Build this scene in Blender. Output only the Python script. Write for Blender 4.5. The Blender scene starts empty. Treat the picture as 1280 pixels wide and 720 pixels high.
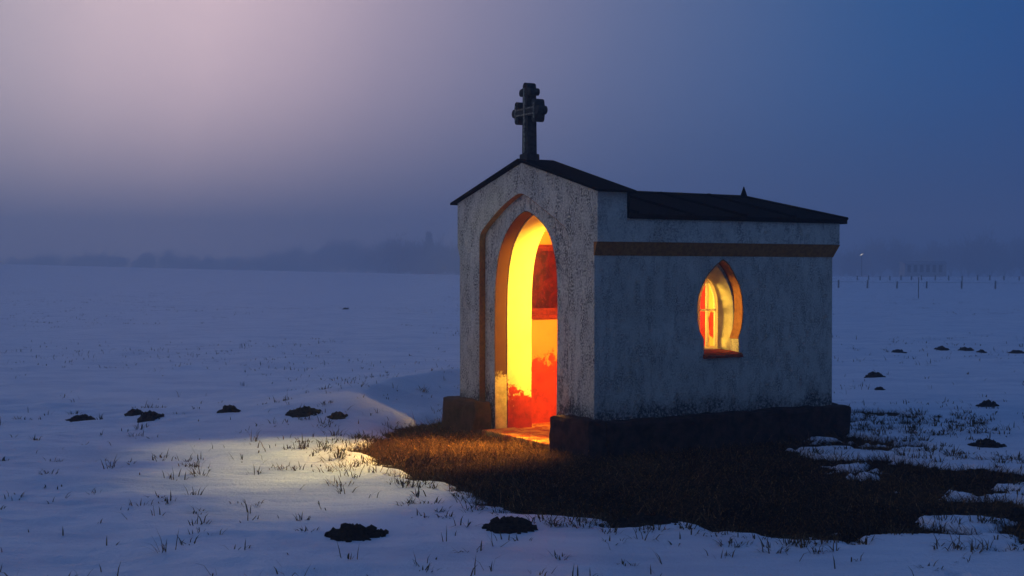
import bpy, bmesh, math, random
import numpy as np
from mathutils import Vector, Matrix
from mathutils.geometry import tessellate_polygon
R = math.radians
random.seed(7); rng = np.random.default_rng(7)
scene = bpy.context.scene
COL = scene.collection

# ------------------------------------------------------------------ camera
cam = bpy.data.cameras.new('camera'); cam.sensor_width = 36; cam.lens = 36 * 1681 / 1280
cam.clip_end = 3000; cam.clip_start = 0.05
camo = bpy.data.objects.new('camera', cam); COL.objects.link(camo)
camo.location = (0, 0, 1.64); camo.rotation_euler = (R(90) - math.atan(20 / 1681), 0, 0)
scene.camera = camo

# ------------------------------------------------------------------ view
vs = scene.view_settings
vs.view_transform = 'Standard'; vs.look = 'None'; vs.exposure = 0; vs.gamma = 1; vs.use_curve_mapping = False
scene.cycles.use_denoising = True
scene.cycles.volume_bounces = 1
scene.cycles.max_bounces = 8
scene.cycles.diffuse_bounces = 4
scene.cycles.sample_clamp_indirect = 4

# ------------------------------------------------------------------ dusk sky
world = bpy.data.worlds.new('World'); scene.world = world; world.use_nodes = True
nt = world.node_tree; nt.nodes.clear()
def N(t, typ, **kw):
    n = t.nodes.new(typ)
    for k, v in kw.items():
        setattr(n, k, v)
    return n
def ramp(t, stops, interp='LINEAR'):
    r = N(t, 'ShaderNodeValToRGB'); e = r.color_ramp; e.interpolation = interp
    while len(e.elements) < len(stops): e.elements.new(0.5)
    for el, (p, c) in zip(e.elements, stops):
        el.position = p; el.color = (*c, 1) if len(c) == 3 else c
    return r
SKY_DIR = Vector((-0.75, 0.60, 0.22)).normalized()
tc = N(nt, 'ShaderNodeTexCoord')
dot = N(nt, 'ShaderNodeVectorMath', operation='DOT_PRODUCT'); dot.inputs[1].default_value = SKY_DIR
nt.links.new(tc.outputs['Generated'], dot.inputs[0])
mr = N(nt, 'ShaderNodeMapRange'); mr.inputs['From Min'].default_value = -1; mr.inputs['From Max'].default_value = 1
nt.links.new(dot.outputs['Value'], mr.inputs['Value'])
def d01(d): return (d + 1) / 2
STOPS = [(-1.0, (0.060, 0.100, 0.215)), (-0.2, (0.040, 0.085, 0.210)), (0.05, (0.008, 0.055, 0.190)), (0.28, (0.001, 0.064, 0.260)), (0.43, (0.018, 0.102, 0.300)), (0.58, (0.140, 0.185, 0.345)),
         (0.71, (0.480, 0.390, 0.490)), (0.80, (1.250, 0.900, 0.920)), (0.90, (0.420, 0.410, 0.480)), (1.0, (0.110, 0.150, 0.230))]
def sky_at(d):
    acc = np.zeros(3); wt = 0
    for k in range(-12, 13):
        w_ = math.exp(-(k / 5.0) ** 2); q = min(max(d + k * 0.010, -1), 1)
        acc += w_ * np.array([np.interp(q, [a_ for a_, _ in STOPS], [c_[i] for _, c_ in STOPS]) for i in range(3)]); wt += w_
    return tuple(acc / wt)
sky_ramp = ramp(nt, [(0.0, sky_at(-1.0))] + [(d01(d), sky_at(d)) for d in [-0.6, -0.3] + list(np.linspace(-0.1, 1.0, 27))])
nt.links.new(mr.outputs['Result'], sky_ramp.inputs['Fac'])
# twilight Nishita sky, weak, on top of the fog-filled dusk colours
nis = N(nt, 'ShaderNodeTexSky', sky_type='NISHITA', sun_disc=False)
nis.sun_elevation = R(1.0); nis.sun_rotation = R(-51)
b1 = N(nt, 'ShaderNodeBackground'); b1.inputs['Strength'].default_value = 1.0
b2 = N(nt, 'ShaderNodeBackground'); b2.inputs['Strength'].default_value = 0.004
add = N(nt, 'ShaderNodeAddShader'); wo = N(nt, 'ShaderNodeOutputWorld')
sxyz = N(nt, 'ShaderNodeSeparateXYZ'); nt.links.new(tc.outputs['Generated'], sxyz.inputs[0])
el = N(nt, 'ShaderNodeMapRange', interpolation_type='SMOOTHSTEP'); el.inputs['From Min'].default_value = 0.19; el.inputs['From Max'].default_value = 0.46
nt.links.new(sxyz.outputs['Z'], el.inputs['Value'])
smix = N(nt, 'ShaderNodeMix', data_type='RGBA'); smix.inputs[7].default_value = (0.038, 0.095, 0.265, 1)   # deep blue towards the zenith
nt.links.new(el.outputs['Result'], smix.inputs[0]); nt.links.new(sky_ramp.outputs['Color'], smix.inputs[6])
lo = N(nt, 'ShaderNodeMapRange', interpolation_type='SMOOTHSTEP')        # denser fog bank along the horizon
lo.inputs['From Min'].default_value = -0.02; lo.inputs['From Max'].default_value = 0.15; lo.inputs['To Min'].default_value = 0.0; lo.inputs['To Max'].default_value = 1.0
nt.links.new(sxyz.outputs['Z'], lo.inputs['Value'])
bank = N(nt, 'ShaderNodeMix', data_type='RGBA', blend_type='MULTIPLY'); bank.inputs[0].default_value = 1
tint = N(nt, 'ShaderNodeMix', data_type='RGBA'); tint.inputs[6].default_value = (0.58, 0.64, 0.63, 1); tint.inputs[7].default_value = (1, 1, 1, 1)
nt.links.new(lo.outputs['Result'], tint.inputs[0]); nt.links.new(smix.outputs[2], bank.inputs[6]); nt.links.new(tint.outputs[2], bank.inputs[7])
nt.links.new(bank.outputs[2], b1.inputs['Color']); nt.links.new(nis.outputs['Color'], b2.inputs['Color'])
nt.links.new(b1.outputs[0], add.inputs[0]); nt.links.new(b2.outputs[0], add.inputs[1]); nt.links.new(add.outputs[0], wo.inputs['Surface'])

# weak last daylight through the fog, from the left
sun = bpy.data.lights.new('sun', 'SUN'); sun.energy = 0.27; sun.angle = R(40); sun.color = (1.0, 0.86, 0.82)
suno = bpy.data.objects.new('sun', sun); COL.objects.link(suno)
suno.rotation_euler = Vector((0.86, 0.32, -0.27)).to_track_quat('-Z', 'Y').to_euler()

# ------------------------------------------------------------------ chapel frame (local x = depth, y = to the left along the front, z up)
CH_LOC = Vector((0.735, 12.0, 0)); CH_ROT = R(30.4)
CH_M = Matrix.Translation(CH_LOC) @ Matrix.Rotation(CH_ROT, 4, 'Z')
W = 2.54; L = 2.86
# interior lamp, then added unseen spots for single areas
def lamp(name, typ, loc, energy, color, **kw):
    l = bpy.data.lights.new(name, typ); l.energy = energy; l.color = color
    for k, v in kw.items(): setattr(l, k, v)
    o = bpy.data.objects.new(name, l); COL.objects.link(o); o.location = CH_M @ Vector(loc)
    return o
def spot_lamp(name, loc, aim, energy, color, cone, size, blend=0.8):
    o = lamp(name, 'SPOT', loc, energy, color, shadow_soft_size=size, spot_size=R(cone), spot_blend=blend)
    o.rotation_euler = (CH_M @ Vector(aim) - CH_M @ Vector(loc)).to_track_quat('-Z', 'Y').to_euler(); return o
GOLD = (1.0, 0.58, 0.075)
spot_lamp('wall_lamp', (0.60, 0.42, 1.50), (0.64, 2.0, 1.28), 460, GOLD, 84, 0.10, 0.6)          # doorway and left-hand wall
spot_lamp('window_spot', (0.72, 1.10, 1.25), (1.62, 0.20, 1.32), 850, GOLD, 62, 0.34)        # extra spot added to brighten the window splay
spot_lamp('back_wall_spot', (1.25, 1.15, 1.95), (2.55, 1.45, 1.05), 300, GOLD, 110, 0.12)        # unseen spot added to light the back wall
spot_lamp('grass_spot', (0.30, 1.36, 1.95), (-0.85, 0.85, 0.0), 1500, (1.0, 0.50, 0.08), 56, 0.10, 1.0)   # unseen spot added in the doorway to light the grass outside
for aim, pw in (((-2.55, -0.55, 0.0), 210), ((-2.65, 0.45, 0.0), 330), ((-2.40, 1.65, 0.0), 270)):      # unseen spots added over the door to make the pool on the snow
    spot_lamp('pool_spot', (-0.10, 1.27, 2.58), aim, pw * 1.5, (1.0, 0.80, 0.27), 31, 0.10, 1.0)

# ------------------------------------------------------------------ noise
def _hash(ix, iy, seed):
    h = (ix.astype(np.int64) * 374761393 + iy.astype(np.int64) * 668265263 + seed * 1442695041) & 0x7fffffff
    h = ((h ^ (h >> 13)) * 1274126177) & 0x7fffffff
    h = h ^ (h >> 16)
    return (h & 0xffff) / 65535.0
def vnoise(x, y, seed=0):
    x = np.asarray(x, float); y = np.asarray(y, float)
    ix = np.floor(x); iy = np.floor(y); fx = x - ix; fy = y - iy
    fx = fx * fx * (3 - 2 * fx); fy = fy * fy * (3 - 2 * fy)
    a = _hash(ix, iy, seed); b = _hash(ix + 1, iy, seed); c = _hash(ix, iy + 1, seed); d = _hash(ix + 1, iy + 1, seed)
    return (a * (1 - fx) + b * fx) * (1 - fy) + (c * (1 - fx) + d * fx) * fy
def fbm(x, y, seed=0, o=4):
    s = 0; a = 0.5; t = 0
    for k in range(o):
        s = s + a * vnoise(x * 2 ** k + 17.3 * k, y * 2 ** k - 9.1 * k, seed + k); t += a; a *= 0.5
    return s / t
def sstep(a, b, v):
    t = np.clip((v - a) / (b - a), 0, 1); return t * t * (3 - 2 * t)

# ------------------------------------------------------------------ ground shape
BARE = np.array([(-1.46, 12.24), (-1.38, 13.1), (-1.25, 13.9), (-0.8, 14.45), (-0.45, 14.75), (0.5, 15.2), (2.2, 15.9), (3.3, 15.6), (3.85, 15.1),
                 (3.95, 14.25), (3.3, 13.6), (2.85, 13.2), (2.62, 12.6), (2.9, 11.9), (3.45, 11.1), (3.95, 10.35), (3.55, 9.3), (2.75, 8.6), (2.2, 8.25),
                 (1.64, 8.15), (1.3, 8.35), (1.08, 8.62), (0.61, 8.52), (0.3, 8.85), (0.0, 9.05), (-0.42, 9.85), (-0.86, 10.65), (-1.05, 11.4)])
def poly_sd(px, py, P):
    d = np.full(px.shape, 1e9); inside = np.zeros(px.shape, bool)
    n = len(P)
    for i in range(n):
        ax, ay = P[i]; bx, by = P[(i + 1) % n]
        ex, ey = bx - ax, by - ay
        t = np.clip(((px - ax) * ex + (py - ay) * ey) / (ex * ex + ey * ey), 0, 1)
        d = np.minimum(d, np.hypot(px - ax - t * ex, py - ay - t * ey))
        c = ((ay > py) != (by > py)) & (px < (bx - ax) * (py - ay) / (by - ay + 1e-12) + ax)
        inside ^= c
    return np.where(inside, d, -d)
def bare_mask(x, y):
    x = np.asarray(x, float); y = np.asarray(y, float)
    m = np.full(x.shape, -5.0)
    k = (x > -4) & (x < 7) & (y > 6) & (y < 18)
    if k.any():
        xs, ys = x[k], y[k]
        sd = poly_sd(xs, ys, BARE)
        rt = sstep(1.3, 2.8, xs); amp = 0.55 + 1.6 * rt; sd = sd * (1 - 0.45 * rt) + 0.13 * rt
        nz = fbm(xs * 2.1 + 3, ys * 3.1, 11, 5) - 0.5
        # snow tongue right of the plinth
        m[k] = sd + nz * amp - 0.03
    return m
DRIFT = [(0.2, 17.3, 0.38), (-0.75, 16.6, 0.40), (-1.25, 16.0, 0.385), (-1.60, 15.2, 0.30), (-1.78, 14.5, 0.19), (-1.80, 13.9, 0.09), (-1.70, 13.3, 0.02)]
def drift(x, y):
    h = np.zeros(x.shape)
    k = (x > -5) & (x < 2.5) & (y > 11) & (y < 20)
    if not k.any(): return h
    xs, ys = x[k], y[k]; best = np.full(xs.shape, 1e9); hh = np.zeros(xs.shape); side = np.zeros(xs.shape)
    for (ax, ay, ah), (bx, by, bh) in zip(DRIFT, DRIFT[1:]):
        ex, ey = bx - ax, by - ay
        t = np.clip(((xs - ax) * ex + (ys - ay) * ey) / (ex * ex + ey * ey), 0, 1)
        d = np.hypot(xs - ax - t * ex, ys - ay - t * ey)
        s = np.sign(ex * (ys - ay) - ey * (xs - ax))
        q = d < best
        best = np.where(q, d, best); hh = np.where(q, ah + (bh - ah) * t, hh); side = np.where(q, s, side)
    # side>0 : the chapel side, short and hollow; side<0: long windward tail
    lee = np.exp(-(best / 0.62) ** 1.25)
    wind = np.exp(-(best / 1.5) ** 1.7)
    h[k] = hh * np.where(side > 0, lee, wind)
    return h
RX = np.array([-400, -110, -72, -40, -8, 47, 400]); RH = np.array([3.4, 3.3, 2.72, 1.87, 1.17, 0.96, 0.9])
def gh(x, y, fine=True):
    x = np.asarray(x, float); y = np.asarray(y, float); r = np.hypot(x, y)
    peak = np.interp(x, RX, RH)
    left = sstep(60, -60, x)
    start = 90 - 65 * left
    up = np.clip((y - start) / (190 - start), 0, 1); up = up ** 1.25
    down = sstep(195, 300, y)
    h = peak * up * (1 - down) - 1.5 * down
    h = h + (fbm(x / 9 + 5, y / 9, 3, 3) - 0.5) * 0.22 * sstep(14, 40, r) * (1 - 0.75 * sstep(80, 180, r))
    if fine:
        h = h + (fbm(x / 1.3, y / 0.9 + 8, 4, 4) - 0.5) * 0.12 * sstep(3, 6, r)
        h = h + (fbm(x / 0.50, y / 0.20, 5, 4) - 0.5) * 0.062 * (1 - sstep(25, 60, r))
    return h
def ground_h(x, y):
    x = np.atleast_1d(np.asarray(x, float)); y = np.atleast_1d(np.asarray(y, float))
    m = bare_mask(x, y)
    flat = sstep(-2.2, -0.2, m)
    h = gh(x, y) * (1 - 0.75 * flat) + drift(x, y) * sstep(0.12, -0.35, m)
    snow = sstep(0.03, -0.13, m)
    return h * 1.0 + 0.05 * snow - 0.012, m
def gz(x, y): return float(ground_h(x, y)[0][0])

# ------------------------------------------------------------------ materials
def newmat(name):
    m = bpy.data.materials.new(name); m.use_nodes = True; t = m.node_tree; t.nodes.clear()
    o = N(t, 'ShaderNodeOutputMaterial'); p = N(t, 'ShaderNodeBsdfPrincipled'); t.links.new(p.outputs[0], o.inputs['Surface'])
    return m, t, p, o
def tcoord(t, scale=(1, 1, 1), out='Object'):
    c = N(t, 'ShaderNodeTexCoord'); mp = N(t, 'ShaderNodeMapping'); mp.inputs['Scale'].default_value = scale
    t.links.new(c.outputs[out], mp.inputs['Vector']); return mp.outputs['Vector']
def noise(t, vec, scale, detail=4, rough=0.55, dist=0.0):
    n = N(t, 'ShaderNodeTexNoise'); n.inputs['Scale'].default_value = scale; n.inputs['Detail'].default_value = detail
    n.inputs['Roughness'].default_value = rough; n.inputs['Distortion'].default_value = dist
    t.links.new(vec, n.inputs['Vector']); return n.outputs['Fac']
def math_(t, op, a, b=None, c=None, clamp=False):
    n = N(t, 'ShaderNodeMath', operation=op, use_clamp=clamp)
    for i, v in enumerate((a, b, c)):
        if v is None: continue
        if isinstance(v, (int, float)): n.inputs[i].default_value = v
        else: t.links.new(v, n.inputs[i])
    return n.outputs[0]
def mix(t, fac, a, b, typ='MIX'):
    n = N(t, 'ShaderNodeMix', data_type='RGBA', blend_type=typ)
    for i, v in ((0, fac), (6, a), (7, b)):
        if isinstance(v, tuple): n.inputs[i].default_value = (*v, 1)
        elif isinstance(v, (int, float)): n.inputs[i].default_value = v
        else: t.links.new(v, n.inputs[i])
    return n.outputs[2]
def step(t, v, lo, hi):
    n = N(t, 'ShaderNodeMapRange', interpolation_type='SMOOTHSTEP'); n.inputs['From Min'].default_value = lo; n.inputs['From Max'].default_value = hi
    t.links.new(v, n.inputs['Value']); return n.outputs['Result']
def bump(t, p, h, strength, dist):
    b = N(t, 'ShaderNodeBump'); b.inputs['Strength'].default_value = strength; b.inputs['Distance'].default_value = dist
    t.links.new(h, b.inputs['Height']); t.links.new(b.outputs[0], p.inputs['Normal']); return b
def sepz(t, axis='Z', out='Object'):
    c = N(t, 'ShaderNodeTexCoord'); s = N(t, 'ShaderNodeSeparateXYZ'); t.links.new(c.outputs[out], s.inputs[0]); return s.outputs[axis]

def mat_plaster(name, base, dark, amount, pit_scale, bstr):
    """weathered rough-cast lime plaster, damp and mould-stained above the plinth"""
    m, t, p, o = newmat(name); v = tcoord(t)
    big = noise(t, v, 1.7, 5, 0.6); mid = noise(t, tcoord(t, (1, 1, 0.45)), 9, 6, 0.7); fine = noise(t, v, pit_scale, 4, 0.65)
    vor = N(t, 'ShaderNodeTexVoronoi'); vor.inputs['Scale'].default_value = pit_scale * 0.8; t.links.new(v, vor.inputs['Vector'])
    c = mix(t, step(t, big, 0.3, 0.75), base, tuple(x * 0.80 for x in base))
    pits = math_(t, 'MULTIPLY', step(t, fine, 0.46, 0.58), math_(t, 'ADD', math_(t, 'MULTIPLY', step(t, mid, 0.38, 0.68), 0.8), 0.2))
    c = mix(t, math_(t, 'MULTIPLY', pits, amount), c, dark)
    z = sepz(t)
    zz = math_(t, 'ADD', z, math_(t, 'MULTIPLY', math_(t, 'SUBTRACT', noise(t, tcoord(t, (1, 1, 0.6)), 3.2, 6, 0.7), 0.5), -0.75))
    st = step(t, zz, 0.52, 0.30)
    st = math_(t, 'MULTIPLY', st, math_(t, 'ADD', step(t, noise(t, v, 34, 4, 0.7), 0.36, 0.6), 0.25), clamp=True)
    c = mix(t, math_(t, 'MULTIPLY', st, 0.9), c, (0.05, 0.055, 0.06))
    run = step(t, noise(t, tcoord(t, (9, 9, 0.35)), 1.5, 4, 0.6), 0.58, 0.8)
    c = mix(t, math_(t, 'MULTIPLY', run, 0.3), c, tuple(x * 0.45 for x in base))
    t.links.new(c, p.inputs['Base Color']); p.inputs['Roughness'].default_value = 0.95; p.inputs['Specular IOR Level'].default_value = 0.15
    h = math_(t, 'SUBTRACT', math_(t, 'ADD', math_(t, 'MULTIPLY', vor.outputs['Distance'], 0.5), mid), math_(t, 'MULTIPLY', pits, 0.8))
    bump(t, p, h, bstr, 0.012)
    return m
M = {}
M['front_plaster'] = mat_plaster('front_plaster', (0.68, 0.66, 0.55), (0.07, 0.075, 0.07), 0.95, 50, 1.0)
M['side_plaster'] = mat_plaster('side_plaster', (0.70, 0.66, 0.54), (0.13, 0.14, 0.14), 0.7, 66, 0.9)
def mat_simple(name, c1, c2, scale=20, rough=0.9, b=0.4, spec=0.2, thr=(0.35, 0.7)):
    m, t, p, o = newmat(name); v = tcoord(t); n = noise(t, v, scale, 6, 0.65)
    t.links.new(mix(t, step(t, n, *thr), c1, c2), p.inputs['Base Color'])
    p.inputs['Roughness'].default_value = rough; p.inputs['Specular IOR Level'].default_value = spec
    bump(t, p, noise(t, v, scale * 3, 5, 0.7), b, 0.01)
    return m
M['brown_paint'] = mat_simple('brown_paint', (0.38, 0.155, 0.040), (0.22, 0.085, 0.024), 26)
M['plinth'] = mat_simple('plinth_brick', (0.055, 0.026, 0.019), (0.010, 0.006, 0.005), 9, b=1.0)
M['roof'] = mat_simple('roof_felt', (0.007, 0.007, 0.007), (0.003, 0.003, 0.003), 14, rough=0.95, b=0.5, spec=0.02)
M['stone'] = mat_simple('cross_stone', (0.050, 0.054, 0.048), (0.014, 0.014, 0.014), 30, b=0.8)
M['lichen'] = mat_simple('lichen_stone', (0.32, 0.33, 0.24), (0.06, 0.062, 0.055), 34, b=0.9)
M['soil'] = mat_simple('molehill_soil', (0.034, 0.022, 0.013), (0.009, 0.007, 0.005), 28, rough=1.0, b=1.0, spec=0.05)
M['frame_paint'] = mat_simple('frame_paint', (0.75, 0.72, 0.62), (0.62, 0.58, 0.48), 40, rough=0.6, b=0.1)
def mat_frame():
    m, t, p, o = newmat('backlit_frame'); p.inputs['Base Color'].default_value = (0.78, 0.74, 0.62, 1); p.inputs['Roughness'].default_value = 0.5
    tl = N(t, 'ShaderNodeBsdfTranslucent'); tl.inputs[0].default_value = (0.9, 0.85, 0.7, 1); mx = N(t, 'ShaderNodeMixShader'); mx.inputs[0].default_value = 0.85
    t.links.new(p.outputs[0], mx.inputs[1]); t.links.new(tl.outputs[0], mx.inputs[2]); t.links.new(mx.outputs[0], o.inputs['Surface']); return m
M['frame_paint'] = mat_frame()
M['dark_wood'] = mat_simple('dark_wood', (0.17, 0.014, 0.004), (0.08, 0.006, 0.002), 22, rough=0.8, b=0.2, spec=0.06)
M['sill_paint'] = mat_simple('sill_paint', (0.48, 0.07, 0.02), (0.22, 0.03, 0.012), 18, rough=0.8, b=0.5)
M['old_wood'] = mat_simple('old_wood', (0.045, 0.04, 0.035), (0.02, 0.018, 0.016), 18, b=0.5)
M['wire'] = mat_simple('wire_metal', (0.06, 0.06, 0.065), (0.04, 0.04, 0.045), 18, rough=0.5, b=0.1)
M['bark'] = mat_simple('bark', (0.045, 0.04, 0.036), (0.025, 0.022, 0.02), 4, b=0.2)
M['twigs'] = mat_simple('twigs', (0.055, 0.05, 0.045), (0.03, 0.028, 0.026), 1.5, b=0.1)
M['shed_wall'] = mat_simple('shed_wall', (0.42, 0.43, 0.44), (0.36, 0.37, 0.38), 2, b=0.2)
M['shed_dark'] = mat_simple('shed_opening', (0.12, 0.12, 0.12), (0.09, 0.09, 0.09), 2, b=0.2)
M['snow_roof'] = mat_simple('snow_cover', (0.34, 0.36, 0.39), (0.22, 0.23, 0.25), 3, b=0.2)
M['ledge_snow'] = M['snow_roof']

def mat_inner(name, hi, lo, mask_fn, scale=22, spots=(0.1, 0.05, 0.02)):
    """lime-washed interior plaster with red-brown areas where the wash has peeled"""
    m, t, p, o = newmat(name); v = tcoord(t)
    n1 = noise(t, v, 5.0, 6, 0.68); n2 = noise(t, v, 38, 4, 0.7)
    k = mask_fn(t, n1, n2)
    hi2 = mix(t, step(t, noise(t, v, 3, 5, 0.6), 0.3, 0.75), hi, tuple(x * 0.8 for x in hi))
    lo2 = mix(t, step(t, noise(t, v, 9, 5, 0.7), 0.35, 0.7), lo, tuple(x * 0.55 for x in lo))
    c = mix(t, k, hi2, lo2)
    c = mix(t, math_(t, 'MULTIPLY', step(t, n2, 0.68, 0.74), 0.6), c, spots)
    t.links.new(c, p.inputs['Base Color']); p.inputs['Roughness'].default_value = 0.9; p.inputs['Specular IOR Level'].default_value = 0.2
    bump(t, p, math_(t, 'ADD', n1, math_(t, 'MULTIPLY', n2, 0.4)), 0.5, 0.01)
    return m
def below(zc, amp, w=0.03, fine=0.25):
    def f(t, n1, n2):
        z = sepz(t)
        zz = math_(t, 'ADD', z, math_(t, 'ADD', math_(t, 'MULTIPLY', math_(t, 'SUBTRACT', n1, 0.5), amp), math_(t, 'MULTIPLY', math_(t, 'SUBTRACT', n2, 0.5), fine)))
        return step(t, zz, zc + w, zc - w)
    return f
def patches(lo, hi):
    return lambda t, n1, n2: step(t, math_(t, 'ADD', n1, math_(t, 'MULTIPLY', math_(t, 'SUBTRACT', n2, 0.5), 0.2)), lo, hi)
RED = (0.46, 0.030, 0.008)
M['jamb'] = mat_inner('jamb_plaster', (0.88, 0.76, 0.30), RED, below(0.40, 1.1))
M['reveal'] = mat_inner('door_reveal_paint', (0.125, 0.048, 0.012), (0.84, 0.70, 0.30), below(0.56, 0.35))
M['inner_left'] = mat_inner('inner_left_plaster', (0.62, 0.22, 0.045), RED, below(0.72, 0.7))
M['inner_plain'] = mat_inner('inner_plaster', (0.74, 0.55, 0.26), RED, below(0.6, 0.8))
def back_mask(t, n1, n2):
    c = N(t, 'ShaderNodeTexCoord'); s = N(t, 'ShaderNodeSeparateXYZ'); t.links.new(c.outputs['Object'], s.inputs[0])
    nz = math_(t, 'ADD', math_(t, 'MULTIPLY', math_(t, 'SUBTRACT', n1, 0.5), 0.5), math_(t, 'MULTIPLY', math_(t, 'SUBTRACT', n2, 0.5), 0.12))
    dy = math_(t, 'SUBTRACT', s.outputs['Y'], 1.40); dz = math_(t, 'SUBTRACT', s.outputs['Z'], 1.08)
    d = math_(t, 'SQRT', math_(t, 'ADD', math_(t, 'MULTIPLY', dy, dy), math_(t, 'MULTIPLY', math_(t, 'MULTIPLY', dz, dz), 2.2)))
    a = step(t, math_(t, 'ADD', d, nz), 0.20, 0.16)
    b = step(t, math_(t, 'ADD', s.outputs['Y'], math_(t, 'MULTIPLY', nz, 0.5)), 1.52, 1.55)
    return math_(t, 'MAXIMUM', a, b)
M['inner_back'] = mat_inner('inner_back_plaster', (0.76, 0.52, 0.20), RED, back_mask)
M['inner_floor'] = mat_inner('floor_tiles', (0.80, 0.42, 0.07), (0.55, 0.12, 0.02), patches(0.45, 0.55))
M['window_reveal'] = mat_simple('window_reveal_wash', (0.66, 0.60, 0.36), (0.52, 0.46, 0.26), 14, b=0.3)

def mat_picture():
    m, t, p, o = newmat('picture_relief'); v = tcoord(t, (1, 1, 0.7))
    n = noise(t, v, 9, 5, 0.6, 0.8); n2 = noise(t, v, 26, 5, 0.6)
    c = mix(t, step(t, n, 0.42, 0.62), (0.030, 0.0015, 0.0006), (0.075, 0.004, 0.0015)); c = mix(t, math_(t, 'MULTIPLY', step(t, n2, 0.55, 0.7), 0.5), c, (0.14, 0.012, 0.004))
    t.links.new(c, p.inputs['Base Color']); p.inputs['Roughness'].default_value = 0.8; p.inputs['Specular IOR Level'].default_value = 0.03
    bump(t, p, math_(t, 'ADD', n, n2), 0.6, 0.02); return m
M['picture'] = mat_picture()
def mat_glass():
    m, t, p, o = newmat('window_glass')
    tr = N(t, 'ShaderNodeBsdfTransparent'); tr.inputs[0].default_value = (0.93, 0.93, 0.90, 1)
    g = N(t, 'ShaderNodeBsdfGlossy'); g.inputs['Roughness'].default_value = 0.08
    f = N(t, 'ShaderNodeFresnel'); f.inputs['IOR'].default_value = 1.35
    mx = N(t, 'ShaderNodeMixShader'); t.links.new(f.outputs[0], mx.inputs[0]); t.links.new(tr.outputs[0], mx.inputs[1]); t.links.new(g.outputs[0], mx.inputs[2])
    t.links.new(mx.outputs[0], o.inputs['Surface']); return m
M['glass'] = mat_glass()
def mat_snow():
    m, t, p, o = newmat('snow_and_soil')
    v = tcoord(t); at = N(t, 'ShaderNodeAttribute', attribute_name='bare')
    s = sepz(t, 'Y')
    n = noise(t, v, 14, 5, 0.65)
    k = step(t, math_(t, 'ADD', at.outputs['Fac'], math_(t, 'MULTIPLY', math_(t, 'SUBTRACT', n, 0.5), 0.22)), -0.02, 0.03)
    # thin places and wind-packed crust
    crust = step(t, noise(t, tcoord(t, (0.5, 1.6, 1)), 1.3, 5, 0.6), 0.35, 0.75)
    snow = mix(t, crust, (0.83, 0.85, 0.90), (0.62, 0.67, 0.76))
    # small crumbs of soil and stubble where the cover is thin
    sp = noise(t, tcoord(t, (1.0, 0.55, 1)), 3.4, 6, 0.72); reg = step(t, noise(t, tcoord(t, (0.05, 0.12, 1)), 1.0, 4, 0.6), 0.42, 0.66)
    far = step(t, s, 8, 26)
    spk = math_(t, 'MULTIPLY', math_(t, 'MULTIPLY', step(t, sp, 0.63, 0.69), reg), far)
    snow = mix(t, math_(t, 'MULTIPLY', spk, 0.75), snow, (0.07, 0.06, 0.05))
    soil = mix(t, n, (0.010, 0.006, 0.003), (0.024, 0.014, 0.006))
    t.links.new(mix(t, k, snow, soil), p.inputs['Base Color'])
    t.links.new(math_(t, 'ADD', math_(t, 'MULTIPLY', k, 0.50), 0.46), p.inputs['Roughness'])
    t.links.new(math_(t, 'MULTIPLY', math_(t, 'SUBTRACT', 1.0, k), 0.85), p.inputs['Specular IOR Level'])
    rip = noise(t, tcoord(t, (0.6, 2.4, 1)), 4.5, 6, 0.62); gr = noise(t, v, 38, 4, 0.7)
    h = math_(t, 'ADD', math_(t, 'MULTIPLY', rip, 1.0), math_(t, 'MULTIPLY', gr, 0.45))
    bump(t, p, h, 0.8, 0.06)
    return m
M['snow'] = mat_snow()
def mat_grass(name, a, b, c):
    m, t, p, o = newmat(name); v = tcoord(t)
    n = noise(t, v, 60, 2, 0.5); n2 = noise(t, v, 1.6, 3, 0.5)
    col = mix(t, step(t, n, 0.35, 0.65), a, b); col = mix(t, step(t, n2, 0.45, 0.7), col, c); col = mix(t, step(t, noise(t, v, 37, 1, 0.5), 0.62, 0.66), col, tuple(x * 2.4 for x in a))
    t.links.new(col, p.inputs['Base Color']); p.inputs['Roughness'].default_value = 0.9; p.inputs['Specular IOR Level'].default_value = 0.04
    return m
M['grass'] = mat_grass('dead_grass', (0.125, 0.058, 0.014), (0.022, 0.011, 0.004), (0.030, 0.014, 0.005))
M['straw'] = mat_grass('pale_straw', (0.20, 0.105, 0.036), (0.13, 0.062, 0.02), (0.09, 0.04, 0.015))
M['tuft'] = mat_grass('tuft_grass', (0.14, 0.065, 0.018), (0.06, 0.03, 0.010), (0.16, 0.07, 0.02))
M['stub'] = mat_grass('dry_stalks', (0.09, 0.065, 0.028), (0.05, 0.04, 0.02), (0.11, 0.06, 0.022))

# ------------------------------------------------------------------ mesh helpers
def link(name, me, mat=None, parent=None):
    o = bpy.data.objects.new(name, me); COL.objects.link(o)
    if mat is not None: me.materials.append(mat)
    if parent is not None: o.parent = parent
    return o
def fin(name, bm, mat=None, parent=None, smooth=False):
    bmesh.ops.recalc_face_normals(bm, faces=bm.faces)
    me = bpy.data.meshes.new(name); bm.to_mesh(me); bm.free()
    if smooth:
        for f in me.polygons: f.use_smooth = True
    return link(name, me, mat, parent)
def tag(o, label=None, cat=None, group=None, kind=None):
    if label: o['label'] = label
    if cat: o['category'] = cat
    if group: o['group'] = group
    if kind: o['kind'] = kind
    return o
def empty(name, loc=(0, 0, 0), rz=0):
    o = bpy.data.objects.new(name, None); COL.objects.link(o); o.location = loc; o.rotation_euler = (0, 0, rz); o.empty_display_size = 0.2; return o
AX = {'x': lambda a, u, v: (a, u, v), 'y': lambda a, u, v: (u, a, v), 'z': lambda a, u, v: (u, v, a)}
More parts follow.
